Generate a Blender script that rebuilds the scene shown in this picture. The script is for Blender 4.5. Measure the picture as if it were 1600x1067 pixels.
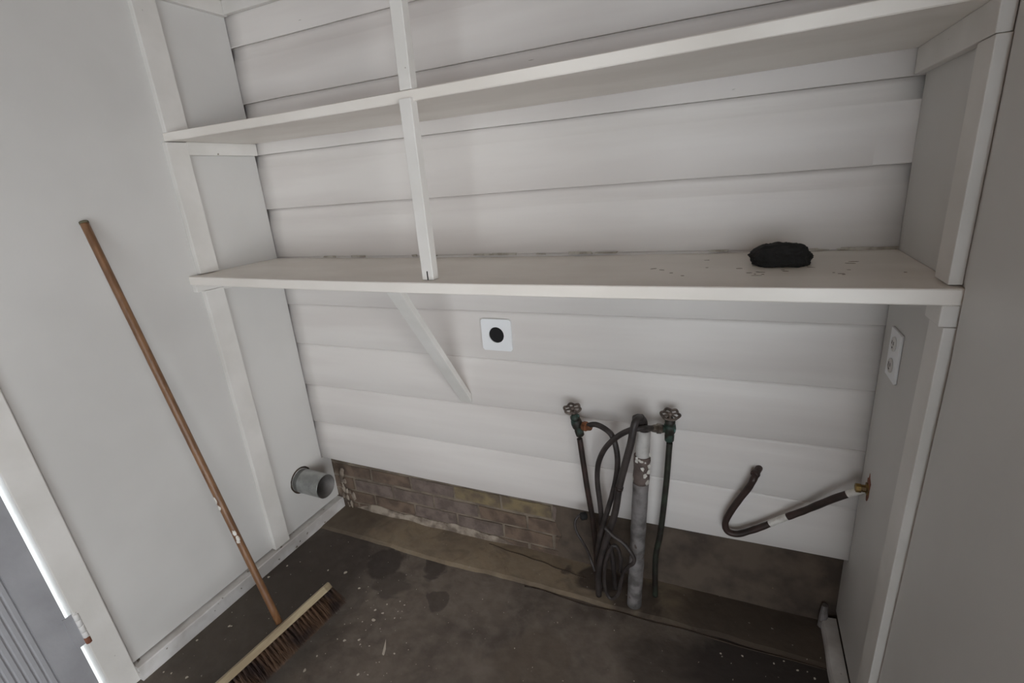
import bpy, bmesh, math, random
from mathutils import Vector, Matrix, noise
random.seed(7)
SC = bpy.context.scene
for o in list(bpy.data.objects): bpy.data.objects.remove(o)

# ------------------------------------------------------------------ camera
cam_data = bpy.data.cameras.new('camera'); cam = bpy.data.objects.new('camera', cam_data)
SC.collection.objects.link(cam); SC.camera = cam
cR = Vector((0.91246587, 0.4018061, -0.07718742)); cU = Vector((-0.05699048, 0.31162708, 0.94849388)); cF = Vector((-0.40516432, 0.86106935, -0.30724819))
cM = Matrix((cR, cU, -cF)).transposed().to_4x4(); cM.translation = Vector((1.6639, -1.4319, 1.4071))
cam.matrix_world = cM
cam_data.sensor_width = 36; cam_data.lens = 781.56 / 1600 * 36; cam_data.clip_start = 0.02

# ------------------------------------------------------------------ world, lights, exposure
w = bpy.data.worlds.new('overcast_sky'); SC.world = w; w.use_nodes = True
bg = w.node_tree.nodes['Background']; bg.inputs['Color'].default_value = (0.86, 0.94, 1.0, 1); bg.inputs['Strength'].default_value = 4.0
def area_light(name, loc, target, sx, sy, power, color):
    l = bpy.data.lights.new(name, 'AREA'); l.shape = 'RECTANGLE'; l.size = sx; l.size_y = sy; l.energy = power; l.color = color
    o = bpy.data.objects.new(name, l); SC.collection.objects.link(o); o.location = loc
    o.rotation_euler = (Vector(target) - Vector(loc)).to_track_quat('-Z', 'Y').to_euler(); return o
# daylight from the far right opening, and an added soft fill behind the camera
area_light('side_opening_daylight', (4.24, -2.85, 0.95), (0, -2.0, 0.95), 1.2, 1.6, 40, (1.0, 0.975, 0.965))
area_light('front_fill', (2.50, -3.62, 0.95), (2.50, 0, 0.95), 2.4, 1.8, 8.8, (1.0, 0.975, 0.96))
SC.view_settings.view_transform = 'Standard'; SC.view_settings.look = 'None'
SC.view_settings.exposure = 0.0; SC.view_settings.gamma = 1.0; SC.view_settings.use_curve_mapping = False

# ------------------------------------------------------------------ materials
def srgb(r, g, b):
    f = lambda c: (c / 255 / 12.92) if c / 255 <= 0.04045 else ((c / 255 + 0.055) / 1.055) ** 2.4
    return (f(r), f(g), f(b), 1)
def mat(name, col, col2=None, scale=8.0, rough=0.6, metal=0.0, bump=0.0, bscale=60.0, lo=0.4, hi=0.6, detail=4.0, stretch=None, speck=None):
    m = bpy.data.materials.new(name); m.use_nodes = True; nt = m.node_tree; N = nt.nodes; L = nt.links
    b = N['Principled BSDF']; b.inputs['Roughness'].default_value = rough; b.inputs['Metallic'].default_value = metal
    tc = N.new('ShaderNodeNewGeometry'); mp = N.new('ShaderNodeMapping')
    L.new(tc.outputs['Position'], mp.inputs['Vector'])
    if stretch: mp.inputs['Scale'].default_value = stretch
    if col2:
        n = N.new('ShaderNodeTexNoise'); n.inputs['Scale'].default_value = scale; n.inputs['Detail'].default_value = detail
        L.new(mp.outputs[0], n.inputs['Vector'])
        r = N.new('ShaderNodeValToRGB'); r.color_ramp.elements[0].position = lo; r.color_ramp.elements[1].position = hi
        r.color_ramp.elements[0].color = col; r.color_ramp.elements[1].color = col2
        L.new(n.outputs['Fac'], r.inputs['Fac']); out = r.outputs['Color']
    else:
        rgb = N.new('ShaderNodeRGB'); rgb.outputs[0].default_value = col; out = rgb.outputs[0]
    if speck:      # (colour, scale, threshold): small marks of their own shape
        sc_, ss, th = speck
        n2 = N.new('ShaderNodeTexNoise'); n2.inputs['Scale'].default_value = ss; n2.inputs['Detail'].default_value = 2
        L.new(mp.outputs[0], n2.inputs['Vector'])
        r2 = N.new('ShaderNodeValToRGB'); r2.color_ramp.elements[0].position = th; r2.color_ramp.elements[1].position = th + 0.02
        L.new(n2.outputs['Fac'], r2.inputs['Fac'])
        mx = N.new('ShaderNodeMixRGB'); mx.inputs['Color2'].default_value = sc_
        L.new(r2.outputs['Color'], mx.inputs['Fac']); L.new(out, mx.inputs['Color1']); out = mx.outputs['Color']
    L.new(out, b.inputs['Base Color'])
    if bump:
        n3 = N.new('ShaderNodeTexNoise'); n3.inputs['Scale'].default_value = bscale; n3.inputs['Detail'].default_value = 5
        L.new(mp.outputs[0], n3.inputs['Vector'])
        bp = N.new('ShaderNodeBump'); bp.inputs['Strength'].default_value = bump; bp.inputs['Distance'].default_value = 0.004
        L.new(n3.outputs['Fac'], bp.inputs['Height']); L.new(bp.outputs['Normal'], b.inputs['Normal'])
    return m
W1 = srgb(226, 222, 214); W2 = srgb(216, 211, 203)
M = {}
M['siding'] = mat('white_painted_siding', srgb(228, 223, 219), srgb(219, 213, 209), 3, 0.45, bump=0.25, bscale=14, stretch=(0.3, 1, 3), speck=(srgb(120, 112, 100), 26, 0.785))
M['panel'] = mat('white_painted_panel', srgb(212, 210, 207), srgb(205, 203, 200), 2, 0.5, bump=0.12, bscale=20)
M['trim'] = mat('white_painted_trim', srgb(226, 223, 219), srgb(216, 213, 208), 5, 0.45, bump=0.25, bscale=30, speck=(srgb(140, 130, 118), 38, 0.77))
M['sill'] = mat('worn_painted_sill', srgb(222, 220, 218), srgb(196, 192, 188), 9, 0.5, bump=0.4, bscale=40, speck=(srgb(130, 122, 112), 30, 0.70))
M['shelf'] = mat('shelf_paint', srgb(238, 233, 226), srgb(228, 222, 214), 5, 0.42, bump=0.15, bscale=40, stretch=(0.5, 1, 1))
M['dark'] = mat('dark_cavity_wood', srgb(70, 58, 48), srgb(52, 43, 36), 12, 0.9)
M['ceil'] = mat('bare_brown_boards', srgb(150, 122, 98), srgb(120, 95, 75), 4, 0.8, stretch=(0.2, 4, 1), bump=0.4)
M['mortar'] = mat('old_mortar', srgb(132, 120, 106), srgb(104, 93, 82), 14, 0.95, bump=0.8, bscale=90)
M['smear'] = mat('pale_mortar_smear', srgb(164, 152, 138), srgb(112, 100, 90), 20, 0.95, bump=0.9, bscale=80)
M['brick_a'] = mat('brick_mauve', srgb(120, 106, 99), srgb(98, 86, 79), 18, 0.92, bump=0.8, bscale=90)
M['brick_b'] = mat('brick_ochre', srgb(132, 117, 88), srgb(104, 91, 76), 16, 0.92, bump=0.8, bscale=90)
M['brick_c'] = mat('brick_brown', srgb(116, 98, 84), srgb(90, 76, 66), 16, 0.92, bump=0.8, bscale=90)
M['plaster'] = mat('parged_brick', srgb(94, 82, 71), srgb(70, 60, 53), 9, 0.92, bump=0.6, bscale=60, speck=(srgb(120, 106, 84), 60, 0.76))
M['steel'] = mat('galvanised_steel', srgb(186, 188, 186), srgb(150, 152, 150), 14, 0.36, metal=0.75, bump=0.1)
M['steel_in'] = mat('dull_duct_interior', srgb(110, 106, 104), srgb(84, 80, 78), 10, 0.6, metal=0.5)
M['black'] = mat('black_void', srgb(14, 13, 14), None, rough=0.8)
M['rubber'] = mat('black_rubber_hose', srgb(62, 55, 53), srgb(44, 39, 38), 30, 0.5, bump=0.2, speck=(srgb(170, 165, 160), 60, 0.80))
M['pipe'] = mat('tarnished_copper', srgb(62, 46, 42), srgb(44, 36, 32), 18, 0.5, metal=0.2)
M['verdigris'] = mat('verdigris_brass', srgb(50, 68, 60), srgb(44, 40, 34), 34, 0.6, metal=0.2, lo=0.42, hi=0.56, speck=(srgb(96, 150, 148), 40, 0.67))
M['pipe_green'] = mat('green_stained_copper', srgb(54, 60, 50), srgb(40, 34, 30), 20, 0.55, metal=0.2)
M['wheel'] = mat('grimy_handwheel', srgb(112, 100, 92), srgb(78, 68, 62), 40, 0.5, metal=0.3)
M['coupling'] = mat('orange_brass_coupling', srgb(150, 98, 66), srgb(104, 70, 50), 40, 0.45, metal=0.5)
M['chrome'] = mat('worn_metal_coupling', srgb(150, 142, 132), srgb(96, 86, 78), 60, 0.35, metal=0.7)
M['standpipe'] = mat('painted_standpipe', srgb(128, 123, 122), srgb(88, 84, 82), 22, 0.6, bump=0.5, bscale=50, lo=0.45, hi=0.62, speck=(srgb(92, 80, 74), 26, 0.68))
M['pipe_top'] = mat('greyed_white_pipe', srgb(196, 192, 188), srgb(172, 168, 164), 20, 0.6)
M['bare'] = mat('bare_stained_pipe', srgb(112, 98, 92), srgb(82, 70, 66), 18, 0.7, bump=0.4, speck=(srgb(205, 200, 192), 30, 0.60))
M['white'] = mat('clean_white_plastic', srgb(240, 241, 243), None, rough=0.35)
M['white_paint'] = mat('thick_white_paint', srgb(225, 222, 216), srgb(205, 200, 192), 60, 0.5)
M['brass'] = mat('dirty_brass', srgb(150, 122, 66), srgb(96, 74, 44), 60, 0.45, metal=0.45)
M['cloth'] = mat('black_crumpled_cloth', srgb(30, 29, 29), srgb(20, 20, 20), 30, 0.85, bump=0.8, bscale=120)
M['handle'] = mat('varnished_broom_wood', srgb(132, 96, 66), srgb(108, 76, 51), 9, 0.4, stretch=(6, 6, 0.6), bump=0.2)
M['handle_tip'] = mat('worn_green_grey_tip', srgb(96, 92, 72), None, rough=0.7)
M['block'] = mat('pale_broom_block', srgb(184, 170, 140), srgb(156, 140, 114), 10, 0.55, stretch=(4, 0.6, 4), bump=0.2)
M['bristle'] = mat('dark_bristle', srgb(92, 68, 50), srgb(48, 34, 30), 14, 0.7, lo=0.4, hi=0.6)
M['chip'] = mat('white_paint_chip', srgb(200, 192, 178), None, rough=0.7)
M['door'] = mat('shaded_grey_door', srgb(166, 166, 170), srgb(152, 152, 156), 5, 0.5, bump=0.2)  # grey includes the shade on the backlit leaf
M['rust'] = mat('rust', srgb(150, 96, 74), srgb(120, 74, 56), 60, 0.8)
M['yard'] = mat('pale_yard_concrete', srgb(200, 200, 196), srgb(184, 184, 180), 3, 0.9)
M['grit'] = mat('shelf_grit', srgb(150, 140, 126), srgb(110, 100, 90), 40, 0.9)
M['caulk'] = mat('dusty_caulk', srgb(196, 190, 180), srgb(160, 152, 140), 40, 0.8, bump=0.5, bscale=80)

def floor_material(name, b0, b1, b2, stains):
    m = bpy.data.materials.new(name); m.use_nodes = True; nt = m.node_tree; N = nt.nodes; L = nt.links
    b = N['Principled BSDF']; b.inputs['Roughness'].default_value = 0.78
    g = N.new('ShaderNodeNewGeometry')
    def nz(scale, det, dist=0.0, ):
        n = N.new('ShaderNodeTexNoise'); n.inputs['Scale'].default_value = scale; n.inputs['Detail'].default_value = det; n.inputs['Distortion'].default_value = dist
        L.new(g.outputs['Position'], n.inputs['Vector']); return n.outputs['Fac']
    def ramp(src, p0, c0, p1, c1):
        r = N.new('ShaderNodeValToRGB'); r.color_ramp.elements[0].position = p0; r.color_ramp.elements[1].position = p1
        r.color_ramp.elements[0].color = c0; r.color_ramp.elements[1].color = c1; L.new(src, r.inputs['Fac']); return r.outputs['Color']
    def mix(f, a, c):
        x = N.new('ShaderNodeMixRGB'); L.new(f, x.inputs['Fac']); L.new(a, x.inputs['Color1'])
        if isinstance(c, tuple): x.inputs['Color2'].default_value = c
        else: L.new(c, x.inputs['Color2'])
        return x.outputs['Color']
    base = ramp(nz(3.6, 7, 0.9), 0.35, b0, 0.66, b1)
    fine = ramp(nz(22, 6), 0.42, (0, 0, 0, 1), 0.7, (0.55, 0.55, 0.55, 1)); base = mix(fine, base, b2)
    mid = ramp(nz(9, 6, 1.5), 0.52, (0, 0, 0, 1), 0.66, (0.3, 0.3, 0.3, 1)); base = mix(mid, base, srgb(74, 66, 60))
    K = (1, 1, 1, 1); Z = (0, 0, 0, 1)
    n1 = nz(5.0, 5, 1.2)
    # spilled stains: centre, radius
    for cx, cy, r, col, st, soft in stains:
        d = N.new('ShaderNodeVectorMath'); d.operation = 'DISTANCE'; L.new(g.outputs['Position'], d.inputs[0]); d.inputs[1].default_value = (cx, cy, 0)
        a = N.new('ShaderNodeMath'); a.operation = 'MULTIPLY_ADD'; L.new(n1, a.inputs[0]); amp = max(0.9 * r, 0.17); a.inputs[1].default_value = amp; L.new(d.outputs['Value'], a.inputs[2])
        f = ramp(a.outputs[0], 0.0, (st, st, st, 1), 1.0, Z); rr = f.node.color_ramp
        rr.elements[0].position = r * 0.65 + 0.5 * amp; rr.elements[1].position = r * (0.65 + soft) + 0.5 * amp
        base = mix(f, base, col)
    sp = ramp(nz(75, 2), 0.735, Z, 0.755, K); base = mix(sp, base, srgb(165, 155, 142))
    L.new(base, b.inputs['Base Color'])
    bp = N.new('ShaderNodeBump'); bp.inputs['Strength'].default_value = 0.35; bp.inputs['Distance'].default_value = 0.006
    L.new(nz(30, 7), bp.inputs['Height']); L.new(bp.outputs['Normal'], b.inputs['Normal'])
    return m
M['floor'] = floor_material('stained_concrete', srgb(90, 81, 74), srgb(117, 107, 97), srgb(130, 121, 112),
    [(0.20, -0.28, 0.30, srgb(62, 55, 51), 0.75, 0.45), (0.18, -0.62, 0.32, srgb(78, 71, 64), 0.7, 0.4), (0.45, -0.20, 0.13, srgb(58, 51, 48), 0.8, 0.10), (0.66, -0.16, 0.09, srgb(62, 55, 51), 0.75, 0.10), (0.53, -0.27, 0.10, srgb(66, 59, 54), 0.6, 0.15),
     (0.75, -0.30, 0.06, srgb(74, 66, 60), 0.7, 0.10), (1.15, -0.40, 0.15, srgb(92, 80, 68), 0.5, 0.3), (1.80, -0.22, 0.26, srgb(46, 40, 38), 0.92, 0.4), (1.55, -0.28, 0.16, srgb(60, 52, 48), 0.6, 0.3)])
M['footing'] = floor_material('footing_concrete', srgb(116, 104, 90), srgb(150, 134, 112), srgb(150, 138, 120),
    [(0.12, -0.02, 0.20, srgb(92, 82, 72), 0.6, 0.3), (1.14, 0.0, 0.05, srgb(70, 61, 58), 0.7, 0.15), (1.26, 0.0, 0.10, srgb(62, 53, 50), 0.8, 0.2), (1.38, -0.04, 0.12, srgb(62, 53, 50), 0.7, 0.3), (1.78, 0.0, 0.36, srgb(68, 59, 53), 0.85, 0.4)])

# ------------------------------------------------------------------ mesh helpers
def box(bm, x0, x1, y0, y1, z0, z1, mi=0):
    v = [bm.verts.new((x, y, z)) for z in (z0, z1) for y in (y0, y1) for x in (x0, x1)]
    for q in ((0, 2, 3, 1), (4, 5, 7, 6), (0, 1, 5, 4), (2, 6, 7, 3), (0, 4, 6, 2), (1, 3, 7, 5)):
        f = bm.faces.new([v[i] for i in q]); f.material_index = mi
    return v
def prism(bm, sec0, sec1, mi=0, smooth=False):
    """closed polygon sections (lists of points) joined into a solid"""
    a = [bm.verts.new(p) for p in sec0]; b = [bm.verts.new(p) for p in sec1]; n = len(a)
    bm.faces.new(a).material_index = mi; bm.faces.new(b[::-1]).material_index = mi
    for i in range(n):
        f = bm.faces.new((a[i], b[i], b[(i + 1) % n], a[(i + 1) % n])); f.material_index = mi; f.smooth = smooth
def loft(bm, secs, mi=0):
    rows = [[bm.verts.new(p) for p in s] for s in secs]; n = len(rows[0])
    bm.faces.new(rows[0]).material_index = mi; bm.faces.new(rows[-1][::-1]).material_index = mi
    for a, b in zip(rows, rows[1:]):
        for i in range(n):
            bm.faces.new((a[i], b[i], b[(i + 1) % n], a[(i + 1) % n])).material_index = mi
def catmull(P, k=6):
    P = [Vector(p) for p in P]; out = []
    for i in range(len(P) - 1):
        p0 = P[max(i - 1, 0)]; p1 = P[i]; p2 = P[i + 1]; p3 = P[min(i + 2, len(P) - 1)]
        for j in range(k):
            t = j / k
            out.append(0.5 * ((2 * p1) + (p2 - p0) * t + (2 * p0 - 5 * p1 + 4 * p2 - p3) * t * t + (3 * p1 - p0 - 3 * p2 + p3) * t ** 3))
    out.append(P[-1]); return out
def tube(bm, P, r, seg=12, k=6, mi=0, rad=None, mis=None, smooth=True, cap=True):
    pts = catmull(P, k) if k > 1 else [Vector(p) for p in P]
    n = len(pts); T = [(pts[min(i + 1, n - 1)] - pts[max(i - 1, 0)]).normalized() for i in range(n)]
    u = T[0].orthogonal().normalized(); rows = []
    for i in range(n):
        u = (u - T[i] * u.dot(T[i])).normalized(); v = T[i].cross(u)
        rr = rad(i / (n - 1)) if rad else r
        rows.append([bm.verts.new(pts[i] + (u * math.cos(a) + v * math.sin(a)) * rr) for a in [2 * math.pi * q / seg for q in range(seg)]])
    for i in range(n - 1):
        for q in range(seg):
            f = bm.faces.new((rows[i][q], rows[i][(q + 1) % seg], rows[i + 1][(q + 1) % seg], rows[i + 1][q])); f.smooth = smooth
            f.material_index = mis(i / (n - 1)) if mis else mi
    if cap:
        f = bm.faces.new(rows[0][::-1]); f.material_index = mis(0) if mis else mi
        f = bm.faces.new(rows[-1]); f.material_index = mis(1) if mis else mi
def lathe(bm, prof, loc, axis=(0, 0, 1), seg=20, mi=0, smooth=True):
    """prof: (radius, height) from bottom to top along axis"""
    q = Vector((0, 0, 1)).rotation_difference(Vector(axis).normalized()); loc = Vector(loc); rows = []
    for r, h in prof:
        rows.append([bm.verts.new(loc + q @ Vector((r * math.cos(a), r * math.sin(a), h))) for a in [2 * math.pi * i / seg for i in range(seg)]])
    for a, b in zip(rows, rows[1:]):
        for i in range(seg):
            f = bm.faces.new((a[i], a[(i + 1) % seg], b[(i + 1) % seg], b[i])); f.smooth = smooth; f.material_index = mi
    bm.faces.new(rows[0][::-1]).material_index = mi; bm.faces.new(rows[-1]).material_index = mi
def obj(name, bm, mats, parent=None, bevel=0.0, segs=2, **props):
    bmesh.ops.recalc_face_normals(bm, faces=bm.faces)
    me = bpy.data.meshes.new(name); bm.to_mesh(me); bm.free()
    for m in (mats if isinstance(mats, (list, tuple)) else [mats]): me.materials.append(M[m])
    o = bpy.data.objects.new(name, me); SC.collection.objects.link(o)
    if parent: o.parent = parent
    if bevel:
        b = o.modifiers.new('bevel', 'BEVEL'); b.width = bevel; b.segments = segs; b.limit_method = 'ANGLE'; b.angle_limit = math.radians(40)
    for k, v in props.items(): o[k] = v
    return o
def thing(name, label, cat, loc=(0, 0, 0), group=None):
    o = bpy.data.objects.new(name, None); SC.collection.objects.link(o); o.empty_display_size = 0.05
    o['label'] = label; o['category'] = cat
    if group: o['group'] = group
    return o
def B(): return bmesh.new()
def boxobj(name, dims, m, parent=None, bevel=0.0, **props):
    bm = B(); box(bm, *dims); return obj(name, bm, m, parent, bevel, **props)

# ------------------------------------------------------------------ structure
XM = 4.30; YF = -3.70; ZC = 2.07
bm = B(); box(bm, -0.036, XM + 0.15, YF - 0.15, 0.20, -0.12, 0.0)
floor = obj('floor', bm, 'floor', kind='structure', label='dark brown stained concrete slab')
# footing strip along the brick foot, its front edge a wandering joint
bm = B(); n = 56; a = []; b_ = []
for i in range(n + 1):
    x = -0.03 + 2.06 * i / n
    y = -0.118 + 0.012 * noise.noise(Vector((x * 2.1, 0.3, 0))) + 0.006 * noise.noise(Vector((x * 11, 5, 0)))
    a.append((x, y, 0.0045 + 0.001 * noise.noise(Vector((x * 9, 1, 2))))); b_.append((x, 0.0555, 0.006))
for i in range(n):
    lo = [(a[i][0], a[i][1] - 0.001, -0.004), (a[i][0], a[i][1], 0.0004), (a[i][0], a[i][1] + 0.016, a[i][2]), b_[i], (b_[i][0], 0.0555, -0.004)]
    hi = [(a[i + 1][0], a[i + 1][1] - 0.001, -0.004), (a[i + 1][0], a[i + 1][1], 0.0004), (a[i + 1][0], a[i + 1][1] + 0.016, a[i + 1][2]), b_[i + 1], (b_[i + 1][0], 0.0555, -0.004)]
    prism(bm, lo, hi)
bmesh.ops.remove_doubles(bm, verts=bm.verts, dist=1e-5)
obj('footing_strip', bm, 'footing', floor, label='lighter tan concrete strip along the foot of the bricks')
# a hairline crack in the strip
bm = B(); pts = []
for i in range(40):
    x = 0.80 + 0.42 * i / 39
    pts.append((x, 0.030 - 0.05 * (i / 39) + 0.012 * noise.noise(Vector((x * 13, 0, 9))), 0.0062))
tube(bm, pts, 0.0016, 5, 1); obj('floor_crack', bm, 'dark', floor)
bm = B(); pts = []
for i in range(60):
    x = 1.02 + 0.95 * i / 59
    pts.append((x, -0.128 + 0.004 * i / 59 + 0.014 * noise.noise(Vector((x * 6, 0, 4))), 0.0008))
tube(bm, pts, 0.0022, 5, 1); obj('floor_crack', bm, 'dark', floor)

boxobj('ceiling', (-0.25, XM + 0.15, YF - 0.15, 0.20, ZC, ZC + 0.05), 'ceil', kind='structure', label='bare brown board ceiling')

# back wall: dark sheathing, boards of drop siding, brick foot
bm = B(); box(bm, -0.25, XM + 0.15, 0.024, 0.20, 0.2875, ZC); box(bm, -0.25, XM + 0.15, 0.066, 0.20, -0.02, 0.2875)
wall_back = obj('wall_back', bm, ['dark'], kind='structure', label='back wall of white horizontal drop siding above a low brick foot')
ZL = [0.290, 0.472, 0.647, 0.832, 0.998, 1.187, 1.371, 1.564, 1.738, 1.918]
ZR = [0.291, 0.465, 0.648, 0.822, 0.997, 1.186, 1.373, 1.550, 1.737, 1.917]
ZL.append(2.075); ZR.append(2.075)
for k in range(10):
    secs = []; N_ = 24; cd_ = 0.45 if k < 5 else 1.0          # lower coves made shallower to tone down their light bands
    for i in range(N_ + 1):
        t = i / N_; x = -0.012 + 2.024 * t
        wob = lambda kk: 0.0018 * noise.noise(Vector((x * 3.0, kk * 3.7, 1.1)))
        z0 = ZL[k] + (ZR[k] - ZL[k]) * t + wob(k); z1 = ZL[k + 1] + (ZR[k + 1] - ZL[k + 1]) * t + wob(k + 1)
        if k == 0: z0 += -0.010 * math.sin(math.pi * t)
        dy = 0.0015 * noise.noise(Vector((x * 2.2, k * 5.1, 7)))
        secs.append([(x, 0.0235, z0 + 0.001), (x, 0.0015 + dy, z0), (x, 0.0 + dy, z0 + 0.002), (x, 0.0 + dy, z1 - 0.047)] + [(x, q * cd_ + dy, z1 - h) for q, h in ((0.0010, 0.0435), (0.0029, 0.037), (0.0044, 0.030), (0.0058, 0.022), (0.0067, 0.012), (0.0073, 0.0005))] + [(x, 0.0235, z1 - 0.0005)])
    bm = B(); loft(bm, secs)
    for f in bm.faces:
        zs = [v.co.z for v in f.verts]; f.smooth = max(v.co.y for v in f.verts) < 0.016 and max(zs) > (ZL[k + 1] - 0.06 if len(zs) == 4 else 9) and max(abs(v.co.x - f.verts[0].co.x) for v in f.verts) > 0.01
    obj('siding_board', bm, 'siding', wall_back)
# mortar bed and bricks
boxobj('mortar_bed', (-0.05, 2.05, 0.0575, 0.0655, -0.01, 0.2870), 'mortar', wall_back)
zj = [-0.034, 0.032, 0.098, 0.168, 0.236]
brick_meshes = []
def brick_mesh(s, w_):
    bm = B(); rnd = random.Random(s); box(bm, -w_ / 2, w_ / 2, -0.008, 0.006, 0.0, 0.0565)
    bmesh.ops.subdivide_edges(bm, edges=[e for e in bm.edges if abs(e.verts[0].co.x - e.verts[1].co.x) > 0.05], cuts=3)
    for v in bm.verts:
        v.co.x += rnd.uniform(-.002, .002); v.co.z += rnd.uniform(-.0018, .0018); v.co.y += rnd.uniform(-.0012, .0012) if v.co.y < 0 else 0
    me = bpy.data.meshes.new('brick'); bmesh.ops.recalc_face_normals(bm, faces=bm.faces); bm.to_mesh(me); bm.free(); return me
rnd = random.Random(3)
for r in range(5):
    off = 0.637 if r % 2 == 1 else 0.5295
    if r in (1, 3): off = 0.645
    else: off = 0.7525
    x = off - 0.2145 * 4
    while x < 1.12:
        x0, x1 = max(x + 0.0055, -0.03), min(x + 0.2145 - 0.0055, 2.03)
        if x1 - x0 > 0.02:
            me = brick_mesh(rnd.random(), x1 - x0)
            cx = (x0 + x1) / 2
            if cx > 1.30: m_ = 'plaster'
            elif r == 3 and 0.60 < cx < 1.0: m_ = 'brick_b'
            elif r >= 3 and cx < 0.35: m_ = 'brick_c'
            elif cx < 0.62: m_ = rnd.choice(['brick_a', 'brick_a', 'brick_c'])
            else: m_ = rnd.choice(['brick_c', 'brick_c', 'brick_a'])
            me.materials.append(M[m_])
            o = bpy.data.objects.new('brick', me); SC.collection.objects.link(o); o.parent = wall_back
            o.location = (cx, 0.0625, zj[r] + 0.005); 
        x += 0.2145
bm = B(); secs = []; n = 40
for i in range(n + 1):
    x = 1.085 + (2.035 - 1.085) * i / n; row = []
    for j in range(9):
        z = -0.005 + 0.292 * j / 8; row.append((x + (0.03 * noise.noise(Vector((z * 14, 3, 3))) if i == 0 else 0), 0.0505 + 0.003 * noise.noise(Vector((x * 9, z * 14, 6))) + (0.005 if i == 0 else 0), z))
    secs.append(row + [(x, 0.0572, 0.287), (x, 0.0572, -0.005)])
loft(bm, secs); obj('parging', bm, 'plaster', wall_back, label='smooth dark parging over the right part of the brick foot')
# pale mortar smear on the brick foot
bm = B(); n = 44; top = []; rnd = random.Random(5)
secs = []
for i in range(n + 1):
    x = 0.10 + 0.80 * i / n
    h = 0.030 + 0.016 * noise.noise(Vector((x * 7, 2, 0))) + 0.006 * noise.noise(Vector((x * 31, 2, 0)))
    d = 0.010 + 0.008 * noise.noise(Vector((x * 9, 8, 0)))
    taper = min(1, i / 5, (n - i) / 5) * 0.9 + 0.1
    h *= taper; d = max(0.003, d * taper)
    secs.append([(x, 0.0560, 0.003), (x, 0.0545 - d, 0.003), (x, 0.0545 - d * 0.6, 0.005 + h * 0.6), (x, 0.0545 - 0.002, 0.006 + h), (x, 0.0560, 0.006 + h)])
loft(bm, secs); obj('mortar_smear', bm, 'smear', wall_back, label='pale ragged mortar smear at the foot of the bricks')
# parging lumps in the left corner
bm = B(); rnd = random.Random(11)
for i in range(26):
    z = rnd.uniform(0.01, 0.20); x = 0.035 + rnd.uniform(0, 0.07) * (1.2 - z * 4) ; y = 0.050 - rnd.uniform(0, 0.008)
    c = Vector((x, y, z)); s = rnd.uniform(0.005, 0.014)
    r = bmesh.ops.create_icosphere(bm, subdivisions=1, radius=s, matrix=Matrix.Translation(c) @ Matrix.Diagonal((0.8, 0.35, rnd.uniform(1.0, 2.2), 1)))
    for v in r['verts']: v.co += Vector((rnd.uniform(-1, 1), rnd.uniform(-.3, .3), rnd.uniform(-1, 1))) * s * 0.25
obj('plaster_crumbs', bm, 'smear', wall_back, kind='stuff', label='white plaster crumbs in the left corner over the bricks')

# left wall: panels on sole plate, door opening
bm = B()
box(bm, -0.012, 0.0, -0.935, -0.0015, 0.285, ZC)                     # upper
box(bm, -0.012, 0.0, -0.935, 0.0490, 0.060, 0.285)                  # lower, running back to the bricks
wall_left = obj('wall_left', bm, 'panel', kind='structure', label='smooth white painted left wall panel')
bm = B(); box(bm, -0.035, -0.015, -0.90, 0.02, 0.0, ZC); box(bm, -0.10, 0.0, -1.80, -0.882, 2.00, ZC); box(bm, -0.10, 0.0, YF, -1.92, 0.0, ZC)
obj('wall_left', bm, 'ceil', kind='structure', label='bare wall beyond the grey door')
bm = B(); secs = []
for i in range(25):
    y = -0.875 + 0.920 * i / 24; j = 0.0015 * noise.noise(Vector((y * 9, 0, 3))); k2 = 0.0015 * noise.noise(Vector((y * 14, 4, 3)))
    secs.append([(-0.014, y, 0.0), (0.030 + j, y, 0.0), (0.031 + j, y, 0.003), (0.030 + j, y, 0.050 + k2), (0.027 + j, y, 0.053 + k2), (-0.014, y, 0.054)])
loft(bm, secs); obj('baseboard_left', bm, 'sill', kind='structure', label='low worn white sole board along the left wall')
# trims: the upright on the left wall, in three lengths between the shelves
def batten(name, x0, x1, yo, yi, z0, z1, label, lean=0.0):
    """yo outer, yi inner edge; lean shifts the foot in y"""
    secs = []
    n = 10
    for i in range(n + 1):
        t = i / n; z = z0 + (z1 - z0) * t; d = lean * (1 - t) + 0.0012 * noise.noise(Vector((z * 6, yo * 9, 2)))
        secs.append([(x0, yo + d, z), (x1, yo + d, z), (x1, yi + d, z), (x0, yi + d, z)])
    bm = B(); loft(bm, secs); return obj(name, bm, 'trim', bevel=0.0015, kind='structure', label=label)
batten('trim_1', 0.0003, 0.020, -0.338, -0.268, 0.056, 1.129, 'white upright board on the left wall below the lower shelf', 0.004)
batten('trim_2', 0.0003, 0.020, -0.336, -0.268, 1.1865, 1.600, 'white upright board on the left wall between the two shelves')
batten('trim_3', 0.0003, 0.020, -0.324, -0.250, 1.6285, ZC - 0.0005, 'white upright board on the left wall above the upper shelf')
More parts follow.
